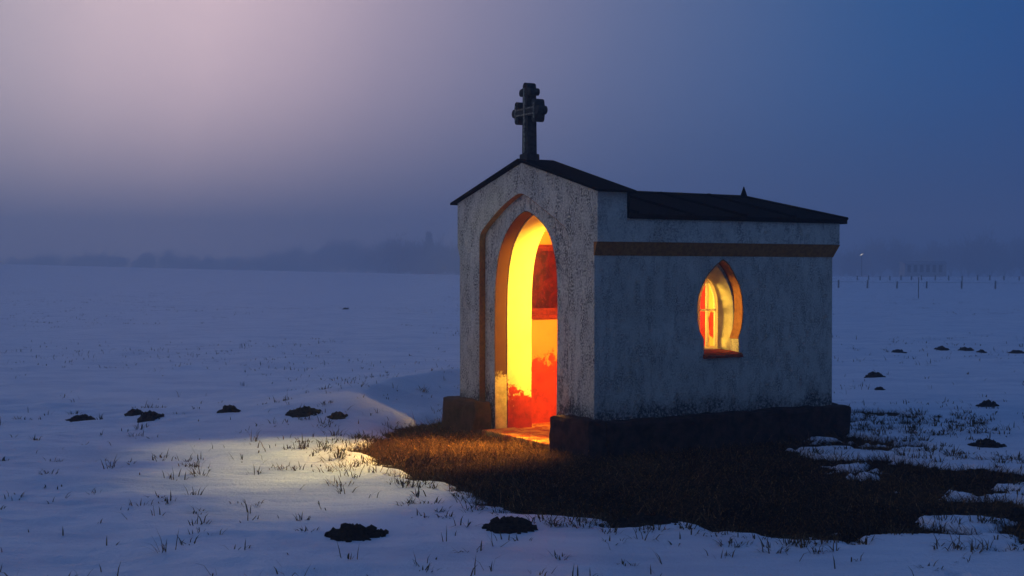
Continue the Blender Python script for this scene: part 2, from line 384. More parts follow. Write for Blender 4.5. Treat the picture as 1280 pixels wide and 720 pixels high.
def prism(bm, loops, axis, a0, a1):
    """solid between a0 and a1 along an axis; loops = [outline, hole, hole...] as 2-D points"""
    f = AX[axis]; V0 = []; V1 = []
    for lp in loops:
        v0 = [bm.verts.new(f(a0, *p)) for p in lp]; v1 = [bm.verts.new(f(a1, *p)) for p in lp]
        n = len(lp)
        for i in range(n):
            j = (i + 1) % n; bm.faces.new((v0[i], v0[j], v1[j], v1[i]))
        V0 += v0; V1 += v1
    for tri in tessellate_polygon([[Vector((*p, 0)) for p in lp] for lp in loops]):
        for VV in (V0, V1):
            try: bm.faces.new([VV[i] for i in tri])
            except ValueError: pass
def box(bm, x0, x1, y0, y1, z0, z1):
    r = bmesh.ops.create_cube(bm, size=1); vs_ = r['verts']
    bmesh.ops.scale(bm, vec=(x1 - x0, y1 - y0, z1 - z0), verts=vs_)
    bmesh.ops.translate(bm, vec=((x0 + x1) / 2, (y0 + y1) / 2, (z0 + z1) / 2), verts=vs_)
    return vs_
def smooth_open(pts, it=2):
    for _ in range(it):
        q = [pts[0]]
        for a, b in zip(pts, pts[1:]):
            q += [(a[0] * .75 + b[0] * .25, a[1] * .75 + b[1] * .25), (a[0] * .25 + b[0] * .75, a[1] * .25 + b[1] * .75)]
        q.append(pts[-1]); pts = q
    return pts
def inset_open(pts, d):
    """offset an open path to its right-hand side by d"""
    out = []
    for i, p in enumerate(pts):
        a = pts[max(i - 1, 0)]; b = pts[min(i + 1, len(pts) - 1)]
        tx, ty = b[0] - a[0], b[1] - a[1]; l = math.hypot(tx, ty) or 1
        out.append((p[0] + ty / l * d, p[1] - tx / l * d))
    return out
def tube(bm, a, b, r0, r1, n=6):
    a = Vector(a); b = Vector(b); d = (b - a).normalized(); u = d.orthogonal().normalized(); w = d.cross(u)
    A = [bm.verts.new(a + (u * math.cos(t) + w * math.sin(t)) * r0) for t in [2 * math.pi * k / n for k in range(n)]]
    B = [bm.verts.new(b + (u * math.cos(t) + w * math.sin(t)) * r1) for t in [2 * math.pi * k / n for k in range(n)]]
    for k in range(n): bm.faces.new((A[k], A[(k + 1) % n], B[(k + 1) % n], B[k]))
    bm.faces.new(A[::-1]); bm.faces.new(B)
def roughen(bm, cuts, amp, freq, seed=0, bevel=0.03):
    if bevel: bmesh.ops.bevel(bm, geom=list(bm.edges), offset=bevel, segments=2, affect='EDGES', profile=0.6)
    bmesh.ops.triangulate(bm, faces=bm.faces)
    for _ in range(cuts):
        es = [e for e in bm.edges if e.calc_length() > 0.05]
        if not es: break
        bmesh.ops.subdivide_edges(bm, edges=es, cuts=1)
        bmesh.ops.triangulate(bm, faces=bm.faces)
    from mathutils import noise as mn
    for v in bm.verts:
        p = v.co * freq + Vector((seed, seed * 1.7, 0)); v.co += mn.noise_vector(p) * amp + mn.noise_vector(p * 3.1) * amp * 0.45

# ================================================================== GROUND
def build_ground():
    ang_f = np.linspace(R(-38), R(38), 760); ang_b = np.linspace(R(38), R(322), 90)[1:-1]
    ang = np.concatenate([ang_f, ang_b])
    rr = np.concatenate([np.geomspace(0.4, 5.0, 22)[:-1], np.linspace(5, 7.5, 50)[:-1], np.linspace(7.5, 17, 300)[:-1], np.geomspace(17, 60, 130)[:-1], np.geomspace(60, 640, 110)])
    A, Rr = np.meshgrid(ang, rr); X = (np.sin(A) * Rr).ravel(); Y = (np.cos(A) * Rr).ravel()
    Z, m = ground_h(X, Y)
    co = np.stack([X, Y, Z], 1); na = len(ang); nr = len(rr)
    c0 = ground_h(0.0, 0.0)
    i = np.arange(nr - 1)[:, None] * na; j = np.arange(na)[None, :]; j2 = (j + 1) % na
    q = np.stack([i + j, i + j2, i + na + j2, i + na + j], -1).reshape(-1, 4)
    tri = np.stack([np.full(na, nr * na), np.arange(na), (np.arange(na) + 1) % na], 1)[:, [0, 2, 1]]
    co = np.vstack([co, [[0, 0, float(c0[0][0])]]]); m = np.append(m, -5)
    me = bpy.data.meshes.new('ground')
    me.vertices.add(len(co)); me.vertices.foreach_set('co', co.ravel())
    nl = q.size + tri.size; me.loops.add(nl)
    me.loops.foreach_set('vertex_index', np.concatenate([q[:, ::-1].ravel(), tri[:, ::-1].ravel()]).astype(np.int32))
    me.polygons.add(len(q) + len(tri))
    st = np.concatenate([np.arange(len(q)) * 4, q.size + np.arange(len(tri)) * 3]).astype(np.int32)
    me.polygons.foreach_set('loop_start', st)
    me.polygons.foreach_set('use_smooth', np.ones(len(q) + len(tri), bool))
    me.update(calc_edges=True); me.validate()
    a = me.attributes.new('bare', 'FLOAT', 'POINT'); a.data.foreach_set('value', m.astype(np.float32))
    o = link('ground', me, M['snow']); tag(o, kind='structure'); return o
build_ground()

# ================================================================== CHAPEL
chapel = empty('wayside_chapel', CH_LOC, CH_ROT)
tag(chapel, 'small whitewashed wayside chapel glowing orange inside, stone cross on its gable, in the snowy field', 'chapel')
yc = W / 2
DOOR = [(1.915, -0.03), (1.922, 0.5), (1.926, 1.30), (1.90, 1.62), (1.83, 1.86), (1.70, 2.035), (1.55, 2.15), (1.42, 2.213), (1.31, 2.245), (1.20, 2.215), (1.07, 2.156), (0.95, 2.08), (0.85, 1.97), (0.77, 1.80), (0.73, 1.60), (0.723, 1.30), (0.735, 0.5), (0.75, -0.03)]
DOOR = smooth_open(DOOR, 2)
def shrink(pts, d): 
    out = []
    for y, z in pts:
        k = (0.60 - d) / 0.60
        out.append((1.32 + (y - 1.32) * k, z - d * sstep(1.2, 2.2, np.array(z)).item()))
    return out
DOOR_IN = shrink(DOOR, 0.012)
REC = [(2.12, -0.03), (2.12, 1.90), (2.115, 2.0), (2.07, 2.07), (1.69, 2.285), (1.40, 2.395), (1.298, 2.41), (1.20, 2.39), (0.95, 2.275), (0.50, 2.07), (0.45, 2.0), (0.43, 1.90), (0.43, -0.03)]
REC = smooth_open(REC, 2)
GAB_L = [(-0.0, -0.03), (0.0, 1.79), (-0.05, 1.912), (-0.05, 2.365), (yc, 2.70), (W + 0.05, 2.365), (W + 0.05, 1.912), (W, 1.79), (W, -0.03)]
bm = bmesh.new()
prism(bm, [GAB_L + REC], 'x', 0.0, 0.07)
prism(bm, [GAB_L + DOOR], 'x', 0.07, 0.213)
prism(bm, [GAB_L + DOOR_IN], 'x', 0.213, 0.32)
INN = [(0.0, -0.03), (0.0, 2.09), (yc, 2.40), (W, 2.09), (W, -0.03)]
prism(bm, [INN + DOOR_IN], 'x', 0.32, 0.49)
front = fin('front_wall', bm, M['front_plaster'], chapel)
front.data.materials.append(M['side_plaster'])
for f in front.data.polygons:
    c = f.center
    if c.y < 0.02 or c.y > W - 0.02: f.material_index = 1
front['label'] = 'rough pitted gable front wall of the chapel'
def lining(name, path, x0, x1, th, mat):
    ins = inset_open(path, th)
    # choose the side that faces into the opening
    if abs(ins[len(ins) // 2][1]) > abs(path[len(path) // 2][1]): ins = inset_open(path, -th)
    b = bmesh.new(); prism(b, [path + ins[::-1]], 'x', x0, x1)
    return fin(name, b, mat, chapel)
lining('recess_moulding', REC, 0.003, 0.067, 0.006, M['brown_paint'])
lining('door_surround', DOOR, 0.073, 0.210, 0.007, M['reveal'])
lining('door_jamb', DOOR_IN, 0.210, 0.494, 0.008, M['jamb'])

# side walls with the pointed window
WIN = [(1.239, 0.843), (1.239, 1.0), (1.185, 1.08), (1.157, 1.2), (1.153, 1.3), (1.17, 1.42), (1.22, 1.53), (1.285, 1.62), (1.37, 1.70), (1.44, 1.75), (1.47, 1.762), (1.505, 1.745), (1.55, 1.705), (1.604, 1.635), (1.67, 1.52), (1.703, 1.41), (1.715, 1.30), (1.713, 1.19), (1.695, 1.09), (1.655, 1.0), (1.665, 0.843)]
MID = [(1.245, 0.846), (1.243, 0.95), (1.225, 1.06), (1.20, 1.2), (1.20, 1.30), (1.21, 1.40), (1.24, 1.49), (1.29, 1.57), (1.35, 1.635), (1.42, 1.69), (1.465, 1.71), (1.505, 1.69), (1.56, 1.635), (1.61, 1.56), (1.655, 1.48), (1.685, 1.40), (1.70, 1.30), (1.70, 1.2), (1.685, 1.06), (1.662, 0.95), (1.66, 0.846)]
GL = [(1.39, 0.90), (1.39, 1.0), (1.39, 1.08), (1.39, 1.2), (1.39, 1.26), (1.391, 1.33), (1.396, 1.39), (1.41, 1.44), (1.435, 1.495), (1.475, 1.55), (1.51, 1.58), (1.545, 1.55), (1.585, 1.495), (1.61, 1.44), (1.624, 1.39), (1.629, 1.33), (1.63, 1.26), (1.63, 1.2), (1.63, 1.08), (1.63, 1.0), (1.63, 0.90)]
bm = bmesh.new()
SIDE = [(0.492, -0.03), (L, -0.03), (L, 2.10), (0.492, 2.10)]
SIDE0 = [(0.322, -0.03), (L, -0.03), (L, 2.10), (0.322, 2.10)]
prism(bm, [SIDE, WIN], 'y', 0.0, 0.13)
prism(bm, [SIDE, MID], 'y', 0.13, 0.33)
side = fin('side_wall', bm, M['side_plaster'], chapel); side['label'] = 'side wall with the pointed window'
bm = bmesh.new(); box(bm, 0.492, L, W - 0.33, W, -0.03, 2.10); fin('side_wall', bm, M['side_plaster'], chapel)
bm = bmesh.new(); box(bm, L - 0.33, L - 0.001, 0.331, W - 0.331, -0.03, 2.10); prism(bm, [[(0.0, 2.101), (W, 2.101), (yc, 2.38)]], 'x', L - 0.33, L - 0.05); fin('back_wall', bm, M['side_plaster'], chapel)
# cornice above the chamfered band, along both sides and the back
bm = bmesh.new()
CO = 0.05
prism(bm, [[(0.322, -CO), (L + CO, -CO), (L + CO, W + CO), (0.322, W + CO), (0.322, W + 0.001), (L + 0.001, W + 0.001), (L + 0.001, -0.001), (0.322, -0.001)]], 'z', 1.913, 2.125)
fin('cornice', bm, M['side_plaster'], chapel)
def band_ring(bm, x0):
    # chamfer: top edge out at CO, bottom edge in at the wall
    outp = [(x0, -CO - 0.004), (L + CO + 0.004, -CO - 0.004), (L + CO + 0.004, W + CO + 0.004), (x0, W + CO + 0.004)]
    outp[3] = (0.08, W + CO + 0.004)
    inp = [(x0, -0.006), (L + 0.006, -0.006), (L + 0.006, W + 0.006), (0.08, W + 0.006)]
    wal = [(x0, 0.004), (L - 0.004, 0.004), (L - 0.004, W - 0.004), (0.08, W - 0.004)]
    t = [bm.verts.new((*p, 1.911)) for p in outp]; b_ = [bm.verts.new((*p, 1.788)) for p in inp]
    wt = [bm.verts.new((*p, 1.911)) for p in wal]; wb = [bm.verts.new((*p, 1.788)) for p in wal]
    for i in range(3):
        bm.faces.new((b_[i], b_[i + 1], t[i + 1], t[i])); bm.faces.new((t[i], t[i + 1], wt[i + 1], wt[i]))
        bm.faces.new((b_[i + 1], b_[i], wb[i], wb[i + 1])); bm.faces.new((wb[i], wt[i], wt[i + 1], wb[i + 1]))
    for i in (0, 3): bm.faces.new((b_[i], t[i], wt[i], wb[i]))
bm = bmesh.new(); band_ring(bm, -0.006)
fin('band', bm, M['brown_paint'], chapel)['label'] = 'brown painted band under the eaves'

# interior linings
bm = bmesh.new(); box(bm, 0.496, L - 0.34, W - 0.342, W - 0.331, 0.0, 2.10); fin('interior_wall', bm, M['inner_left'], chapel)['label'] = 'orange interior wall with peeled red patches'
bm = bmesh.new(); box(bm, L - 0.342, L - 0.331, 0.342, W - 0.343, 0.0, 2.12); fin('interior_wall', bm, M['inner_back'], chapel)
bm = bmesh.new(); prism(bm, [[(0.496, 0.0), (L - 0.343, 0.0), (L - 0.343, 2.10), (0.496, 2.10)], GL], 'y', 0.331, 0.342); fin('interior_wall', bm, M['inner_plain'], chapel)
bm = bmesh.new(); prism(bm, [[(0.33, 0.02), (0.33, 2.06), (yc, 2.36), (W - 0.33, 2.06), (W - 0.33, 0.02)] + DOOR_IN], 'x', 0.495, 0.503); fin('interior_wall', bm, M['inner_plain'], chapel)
bm = bmesh.new(); box(bm, 0.3, L - 0.33, 0.33, W - 0.33, -0.05, 0.035); fin('floor', bm, M['inner_floor'], chapel)
bm = bmesh.new(); box(bm, -0.10, 0.298, 0.57, 1.90, -0.05, 0.045); roughen(bm, 4, 0.006, 6, 3, 0.015); fin('threshold', bm, M['inner_floor'], chapel)
bm = bmesh.new()
prism(bm, [[(0.30, 2.055), (yc, 2.345), (W - 0.30, 2.055), (W - 0.30, 2.07), (yc, 2.36), (0.30, 2.07)]], 'x', 0.506, L - 0.345); fin('ceiling', bm, M['inner_plain'], chapel)

# window: reveal, frame, glass, sill
bm = bmesh.new()
def strip(bm, P, Q, a, b_):
    A = [bm.verts.new((p[0], a, p[1])) for p in P]; B = [bm.verts.new((p[0], b_, p[1])) for p in Q]
    for i in range(len(P) - 1): bm.faces.new((A[i], A[i + 1], B[i + 1], B[i]))
    return A, B
win = empty('window'); win.parent = chapel
A_, B_ = strip(bm, MID, GL, 0.131, 0.283); bm.faces.new((A_[-1], A_[0], B_[0], B_[-1]))
O_ = [bm.verts.new((p[0], 0.332, p[1])) for p in GL]
for i in range(len(GL)): j = (i + 1) % len(GL); bm.faces.new((B_[i], B_[j], O_[j], O_[i]))
o = fin('reveal', bm, M['window_reveal'], win, True)
def scale_loop(lp, k, c=(1.44, 1.22)): return [(c[0] + (p[0] - c[0]) * k, c[1] + (p[1] - c[1]) * k) for p in lp]
bm = bmesh.new()
wp = WIN[1:-1]; wi = scale_loop(wp, 0.975)
prism(bm, [wp + wi[::-1]], 'y', 0.004, 0.128); fin('surround', bm, M['brown_paint'], win)
bm = bmesh.new(); prism(bm, [scale_loop(WIN, 0.998), scale_loop(MID, 0.999)], 'y', 0.1285, 0.1312) if False else None
bm.free()
bm = bmesh.new(); gi = [(1.51 + (p[0] - 1.51) * 0.80, 1.22 + (p[1] - 1.22) * 0.935) for p in GL]
prism(bm, [[(1.51 + (p[0] - 1.51) * 0.99, 1.22 + (p[1] - 1.22) * 0.995) for p in GL], gi], 'y', 0.278, 0.312)
fr = fin('frame', bm, M['frame_paint'], win)
bm = bmesh.new(); box(bm, 1.500, 1.522, 0.283, 0.307, 0.92, 1.545); fin('mullion', bm, M['frame_paint'], win)
bm = bmesh.new(); box(bm, 1.41, 1.4995, 0.285, 0.305, 1.262, 1.282); box(bm, 1.5225, 1.612, 0.285, 0.305, 1.262, 1.282); fin('crossbar', bm, M['frame_paint'], win)
bm = bmesh.new(); prism(bm, [[(1.51 + (p[0] - 1.51) * 0.84, 1.22 + (p[1] - 1.22) * 0.95) for p in GL]], 'y', 0.294, 0.297); fin('pane', bm, M['glass'], win)
bm = bmesh.new()
prism(bm, [[(-0.035, 0.828), (-0.035, 0.852), (0.0, 0.872), (0.24, 0.895), (0.24, 0.828)]], 'x', 1.228, 1.69)
roughen(bm, 3, 0.005, 9, 5, 0.006); fin('sill', bm, M['sill_paint'], win)

# plinth
def plinth(x0, x1, y0, y1, z1, seed):
    b = bmesh.new(); box(b, x0, x1, y0, y1, -0.1, z1); roughen(b, 5, 0.024, 4.2, seed, 0.04)
    return fin('plinth_block', b, M['plinth'], chapel)
plinth(-0.15, 0.06, -0.13, 0.527, 0.325, 1); plinth(-0.15, 0.06, 1.965, W + 0.13, 0.325, 2)
plinth(0.05, L + 0.14, -0.135, 0.03, 0.315, 3); plinth(L - 0.03, L + 0.135, 0.02, W + 0.12, 0.315, 4); plinth(0.05, L, W - 0.03, W + 0.135, 0.315, 5)

# main roof
bm = bmesh.new()
ez, rzr = 2.165, 2.455
E = [(0.335, -0.075, ez), (L + 0.13, -0.075, ez), (L + 0.13, W + 0.075, ez), (0.335, W + 0.075, ez), (0.335, yc, rzr), (L - 0.06, yc, rzr - 0.012)]
Tt = [bm.verts.new(p) for p in E]; Bb = [bm.verts.new((p[0], p[1], p[2] - 0.045)) for p in E]
for VV in (Tt, Bb):
    bm.faces.new((VV[0], VV[1], VV[5], VV[4])); bm.faces.new((VV[1], VV[2], VV[5])); bm.faces.new((VV[2], VV[3], VV[4], VV[5]))
for i, j in ((0, 1), (1, 2), (2, 3), (3, 4), (4, 0)): bm.faces.new((Tt[i], Tt[j], Bb[j], Bb[i]))
roof = fin('main_roof', bm, M['roof'], chapel)
for sgn in (0, 1):
    for xs in (0.42, 1.05, 1.68, 2.31):
        b = bmesh.new(); xt = min(xs, L - 0.1)
        a = Vector((xs, -0.078 if sgn == 0 else W + 0.078, ez + 0.012)); c = Vector((xt, yc, rzr + 0.006))
        tube(b, a, c, 0.017, 0.017, 4); fin('seam', b, M['roof'], roof)
b = bmesh.new(); tube(b, (0.335, yc, rzr), (L - 0.06, yc, rzr - 0.01), 0.022, 0.022, 6); fin('ridge_cap', b, M['roof'], roof)
b = bmesh.new(); tube(b, (L - 0.07, yc, rzr - 0.02), (L - 0.07, yc, rzr + 0.105), 0.045, 0.004, 8); fin('finial', b, M['roof'], roof)
for yy in (-0.078, W + 0.078):
    b = bmesh.new(); tube(b, (L - 0.06, yc, rzr - 0.005), (L + 0.13, yy, ez + 0.006), 0.016, 0.016, 5); fin('hip_cap', b, M['roof'], roof)
# roof slabs over the front gable
gr = empty('gable_roof'); gr.parent = chapel
for sg in (-1, 1):
    b = bmesh.new()
    def yy(d): return yc + sg * d
    sl = (2.718 - 2.372) / (yc + 0.05)
    pts = [(yy(0.001), 2.718), (yy(yc + 0.135), 2.718 - sl * (yc + 0.135)), (yy(yc + 0.135), 2.718 - sl * (yc + 0.135) + 0.022), (yy(0.001), 2.742)]
    prism(b, [pts], 'x', -0.045, 0.365); fin('roof_slab', b, M['roof'], gr)
b = bmesh.new(); prism(b, [[(-0.055, 2.36), (-0.055, 2.15), (yc, 2.43), (W + 0.055, 2.15), (W + 0.055, 2.36), (yc, 2.70)]], 'x', 0.3225, 0.345); fin('flashing', b, M['roof'], gr)

# stone cross, trefoil ends
cr = empty('roof_cross', (0.09, yc, 0)); cr.parent = chapel
def arm_outline(neck0, neck1, hw, rl):
    """one trefoil arm pointing +u from the centre: right-hand side points then mirrored"""
    pts = [(neck0, hw), (neck1, hw)]
    cx, cy, rr_ = neck1 + 0.030, hw + 0.032, rl
    for k in range(9):
        an = R(228 - k * 29); pts.append((cx + rr_ * math.cos(an), cy + rr_ * math.sin(an)))
    tx, tr = neck1 + 0.082, rl * 1.15
    for k in range(9):
        an = R(104 - k * 26); pts.append((tx + tr * math.cos(an), tr * math.sin(an)))
    up = pts[:11]; tip = pts[11:]
    low = [(u, -v) for u, v in reversed(up)]
    return up + tip + low
zc_ = 3.20; hw = 0.043
def cross_outline(k=1.0, grow=0.0):
    right = arm_outline(hw, 0.130, hw + grow, 0.037 + grow)
    top = arm_outline(hw, 0.160, hw + grow, 0.037 + grow)
    out = []
    out += [(u, v) for u, v in [(p[0], -p[1]) for p in reversed(right)]][::1]
    return right, top
right, top = cross_outline()
ol = []
# go anticlockwise: bottom right of shaft -> right arm -> top arm -> left arm -> bottom left
ol += [(hw + 0.012, 2.70), (hw + 0.004, zc_ - hw - 0.002)]
ol += [(u, zc_ + v) for u, v in reversed(right)][1:-1]
ol += [(hw, zc_ + hw)] 
ol += [(-v, zc_ + u) for u, v in reversed(top)][1:-1]
ol += [(-hw, zc_ + hw)]
ol += [(-u, zc_ - v) for u, v in reversed(right)][1:-1]
ol += [(-hw - 0.004, zc_ - hw - 0.002), (-hw - 0.012, 2.70)]
bm = bmesh.new(); prism(bm, [ol], 'x', -0.052, 0.052)
fin('cross_body', bm, M['stone'], cr)
bm = bmesh.new(); box(bm, -0.075, 0.075, -0.07, 0.07, 2.66, 2.79); roughen(bm, 2, 0.004, 8, 2, 0.012); fin('cross_base', bm, M['stone'], cr)
bm = bmesh.new()
box(bm, -0.066, -0.050, -0.012, 0.012, 2.80, 3.43)
for s in (-1, 1):
    for z0 in (0.022, -0.034):
        ya, yb = sorted((s * 0.013, s * 0.165)); box(bm, -0.063, -0.050, ya, yb, zc_ + z0, zc_ + z0 + 0.012)
    ya, yb = sorted((s * 0.166, s * 0.180)); box(bm, -0.063, -0.050, ya, yb, zc_ - 0.075, zc_ + 0.075)
roughen(bm, 2, 0.004, 14, 4, 0.003); fin('relief', bm, M['lichen'], cr)

# framed picture on the inside wall
pic = empty('framed_picture', CH_M @ Vector((0.88, W - 0.343, 1.19)), CH_ROT)
tag(pic, 'dark red framed relief picture hanging on the orange wall inside the chapel door', 'picture')
b = bmesh.new(); prism(b, [[(-0.36, 0.0), (0.36, 0.0), (0.36, 0.735), (-0.36, 0.735)], [(-0.30, 0.065), (0.30, 0.065), (0.30, 0.675), (-0.30, 0.675)]], 'y', -0.035, -0.002)
fin('frame', b, M['dark_wood'], pic)
b = bmesh.new(); box(b, -0.305, 0.305, -0.018, -0.003, 0.06, 0.68); fin('canvas', b, M['picture'], pic)
b = bmesh.new(); box(b, -0.39, 0.39, -0.07, -0.001, -0.045, -0.002); fin('ledge', b, M['dark_wood'], pic)

# ================================================================== DEAD GRASS AROUND THE CHAPEL
def blades_mesh(name, x, y, z, length, width, tilt, az, mat, curl=0.6):
    n = len(x)
    dx, dy = np.cos(az), np.sin(az); px, py = -dy, dx
    st, ct = np.sin(tilt), np.cos(tilt); t2 = np.clip(tilt + curl * rng.random(n), 0, 1.75); st2, ct2 = np.sin(t2), np.cos(t2)
    base = np.stack([x, y, z], 1); P = np.stack([px, py, np.zeros(n)], 1) * (width / 2)[:, None]
    m1 = base + np.stack([dx * st, dy * st, ct], 1) * (length * 0.5)[:, None]
    tip = m1 + np.stack([dx * st2, dy * st2, ct2], 1) * (length * 0.5)[:, None]
    co = np.stack([base - P, base + P, m1 - P * 0.8, m1 + P * 0.8, tip], 1).reshape(-1, 3)
    k = np.arange(n) * 5
    quad = np.stack([k, k + 1, k + 3, k + 2], 1); tri = np.stack([k + 2, k + 3, k + 4], 1)
    me = bpy.data.meshes.new(name); me.vertices.add(len(co)); me.vertices.foreach_set('co', co.ravel())
    me.loops.add(n * 7); me.loops.foreach_set('vertex_index', np.concatenate([quad.ravel(), tri.ravel()]).astype(np.int32))
    me.polygons.add(2 * n); me.polygons.foreach_set('loop_start', np.concatenate([np.arange(n) * 4, 4 * n + np.arange(n) * 3]).astype(np.int32))
    me.update(calc_edges=True)
    return link(name, me, mat)
def in_chapel(x, y, pad=0.02):
    c, s = math.cos(CH_ROT), math.sin(CH_ROT); dx, dy = x - CH_LOC.x, y - CH_LOC.y
    lx, ly = dx * c + dy * s, -dx * s + dy * c
    body = (lx > -0.0 - pad) & (lx < L + 0.14) & (ly > -0.13) & (ly < W + 0.13)
    blk = (lx > -0.15) & (lx < 0.05) & (((ly > -0.13) & (ly < 0.53)) | ((ly > 1.96) & (ly < W + 0.13)))
    sill = (lx > -0.09) & (lx < 0.1) & (ly > 0.53) & (ly < 1.95)
    return body | blk | sill
n = 210000
x = rng.uniform(-2.0, 5.2, n); y = rng.uniform(7.6, 15.8, n)
m = bare_mask(x, y); keep = (m > -0.06 + 0.1 * rng.random(n)) & ~in_chapel(x, y) & (rng.random(n) < np.where(y < 13.2, 1.0, 0.5))
x, y, m = x[keep], y[keep], m[keep]; z, _ = ground_h(x, y); n = len(x)
clump = fbm(x * 3.2, y * 3.2, 21, 3); swirl = fbm(x * 0.8, y * 0.8, 22, 2) * 9
ln = (0.06 + 0.10 * rng.random(n)) * (0.55 + 1.0 * clump)
til = np.clip(rng.normal(1.05, 0.30, n), 0.1, 1.5)
g = blades_mesh('dead_grass', x, y, z - 0.005, ln, rng.uniform(0.003, 0.006, n), til, swirl + rng.normal(0, 1.1, n), M['grass'])
tag(g, 'matted brown dead grass where the snow has melted round the chapel', 'grass', kind='stuff')

# long pale bent straws lying over the mat
n = 4200
x2 = rng.uniform(-1.8, 5.0, n); y2 = rng.uniform(7.9, 14.6, n); m2 = bare_mask(x2, y2); kp = (m2 > 0.05) & ~in_chapel(x2, y2, 0.1) & (fbm(x2 * 1.7, y2 * 1.7, 41, 3) > 0.47)
x2, y2 = x2[kp], y2[kp]; z2, _ = ground_h(x2, y2); n = len(x2)
g2 = blades_mesh('straw', x2, y2, z2 + 0.015, rng.uniform(0.12, 0.30, n), rng.uniform(0.0035, 0.006, n), np.clip(rng.normal(0.95, 0.25, n), 0.3, 1.4), rng.uniform(0, 6.28, n), M['straw'], 1.1)
tag(g2, 'long pale dead straws bent over the matted grass', 'straw', kind='stuff')

# dry stalks standing in the snow
X, Y, Zl, LN, TI, AZ, WD = [], [], [], [], [], [], []
def clump_at(cx, cy, k, size, spread, up=0.45):
    for _ in range(k):
        a = random.uniform(0, 6.28); r = spread * math.sqrt(random.random())
        X.append(cx + r * math.cos(a)); Y.append(cy + r * math.sin(a) * 0.8); LN.append(size * random.uniform(0.45, 1.15)); TI.append(abs(random.gauss(up, 0.3))); AZ.append(a + random.gauss(0, 0.9)); WD.append(random.uniform(0.004, 0.008))
for _ in range(520):
    d = 6.6 + 22 * random.random() ** 1.2; t = random.uniform(-0.44, 0.44); cx, cy = d * math.tan(t), d
    k = random.choice([1, 1, 1, 2, 2, 3, 4]); clump_at(cx, cy, k, random.uniform(0.05, 0.13), 0.05, 0.55)
for _ in range(170):
    d = 6.8 + 9 * random.random(); t = random.uniform(-0.42, 0.42); clump_at(d * math.tan(t), d, random.randint(6, 16), random.uniform(0.05, 0.12), 0.07, 0.7)
for _ in range(5200):
    d = 11 + 75 * random.random() ** 1.3; t = random.uniform(-0.45, 0.45); cx = d * math.tan(t)
    if fbm(np.array([cx / 7.0]), np.array([d / 9.0]), 31, 3)[0] < 0.46: continue
    clump_at(cx, d, random.choice([1, 2, 3, 4]), random.uniform(0.05, 0.12), 0.06 + d * 0.003, 0.7)
# fringe tufts around the melted patch
k = 0
while k < 420:
    cx, cy = random.uniform(-2.3, 5.2), random.uniform(7.4, 15.5); mm = float(bare_mask(np.array([cx]), np.array([cy]))[0])
    if -0.45 < mm < 0.05 and not (cx < -0.4 and cy > 13.2) and not in_chapel(np.array([cx]), np.array([cy]))[0]:
        clump_at(cx, cy, random.randint(4, 26), random.uniform(0.05, 0.13), random.uniform(0.03, 0.11), 0.75); k += 1
X = np.array(X); Y = np.array(Y); ok = ~in_chapel(X, Y)
X, Y, LN, TI, AZ, WD = X[ok], Y[ok], np.array(LN)[ok], np.array(TI)[ok], np.array(AZ)[ok], np.array(WD)[ok]
Z, _ = ground_h(X, Y)
o = blades_mesh('dry_grass', X, Y, Z - 0.006, LN, WD * (1 + np.hypot(X, Y) / 30), np.clip(TI, 0, 1.4), AZ, M['stub'], 0.9)
tag(o, 'sparse dry grass stalks and tufts poking through the snow', 'grass', kind='stuff')

# single tufts one can point at
TU = [
    (316, 557, 10, 0.15, 0.05, 0.45, 'thin upright grass tuft at the far edge of the lamplit snow'),
    (380, 568, 22, 0.12, 0.07, 0.55, 'bushy brown grass tuft on lamplit snow below the flat elongated molehill'),
    (355, 592, 40, 0.09, 0.14, 1.00, 'low flat russet grass tuft in the middle of the lamplit snow'),
    (432, 592, 52, 0.11, 0.17, 0.95, 'widest russet grass tuft where lamplit snow meets the bare patch'),
    (405, 596, 22, 0.10, 0.09, 0.85, 'spreading russet tuft just beside the widest one on lamplit snow'),
    (424, 611, 34, 0.10, 0.11, 0.85, 'dark russet grass tuft on the near right rim of the lamplit snow'),
    (248, 602, 9, 0.17, 0.06, 0.60, 'tall sparse grass tuft with bent blades at the left of the lamplit snow'),
    (138, 593, 12, 0.15, 0.06, 0.60, 'lone grass tuft with one tall blade on blue snow left of the lamplight'),
    (67, 581, 22, 0.06, 0.07, 0.80, 'small compact dark grass tuft near the left picture edge'),
    (175, 637, 24, 0.07, 0.09, 0.85, 'low dark grass tuft on blue snow just in front of the lamplight'),
    (207, 699, 11, 0.15, 0.06, 0.55, 'curved upright grass tuft at the bottom left of the snow'),
    (312, 635, 30, 0.06, 0.14, 0.95, 'flat wide dark tuft on the near rim of the lamplit snow'),
]
for px, py, nb, ln, sp, up, label in TU:
    d = 1.64 * 1681 / (py - 340); cx, cy = (px - 640) / 1681 * d, d; z0 = gz(cx, cy)
    rr_ = sp * np.sqrt(rng.random(nb)); aa = rng.uniform(0, 6.28, nb); bx, by = rr_ * np.cos(aa), rr_ * np.sin(aa) * 0.7
    zz, _ = ground_h(cx + bx, cy + by)
    o = blades_mesh('grass_tuft', bx, by, zz - z0 - 0.006, ln * rng.uniform(0.45, 1.2, nb), rng.uniform(0.004, 0.008, nb), np.clip(np.abs(rng.normal(up, 0.3, nb)), 0, 1.4), aa + rng.normal(0, 0.9, nb), M['tuft'], 0.9)
    o.location = (cx, cy, z0); tag(o, label, 'grass tuft', 'grass tufts poking through the snow')

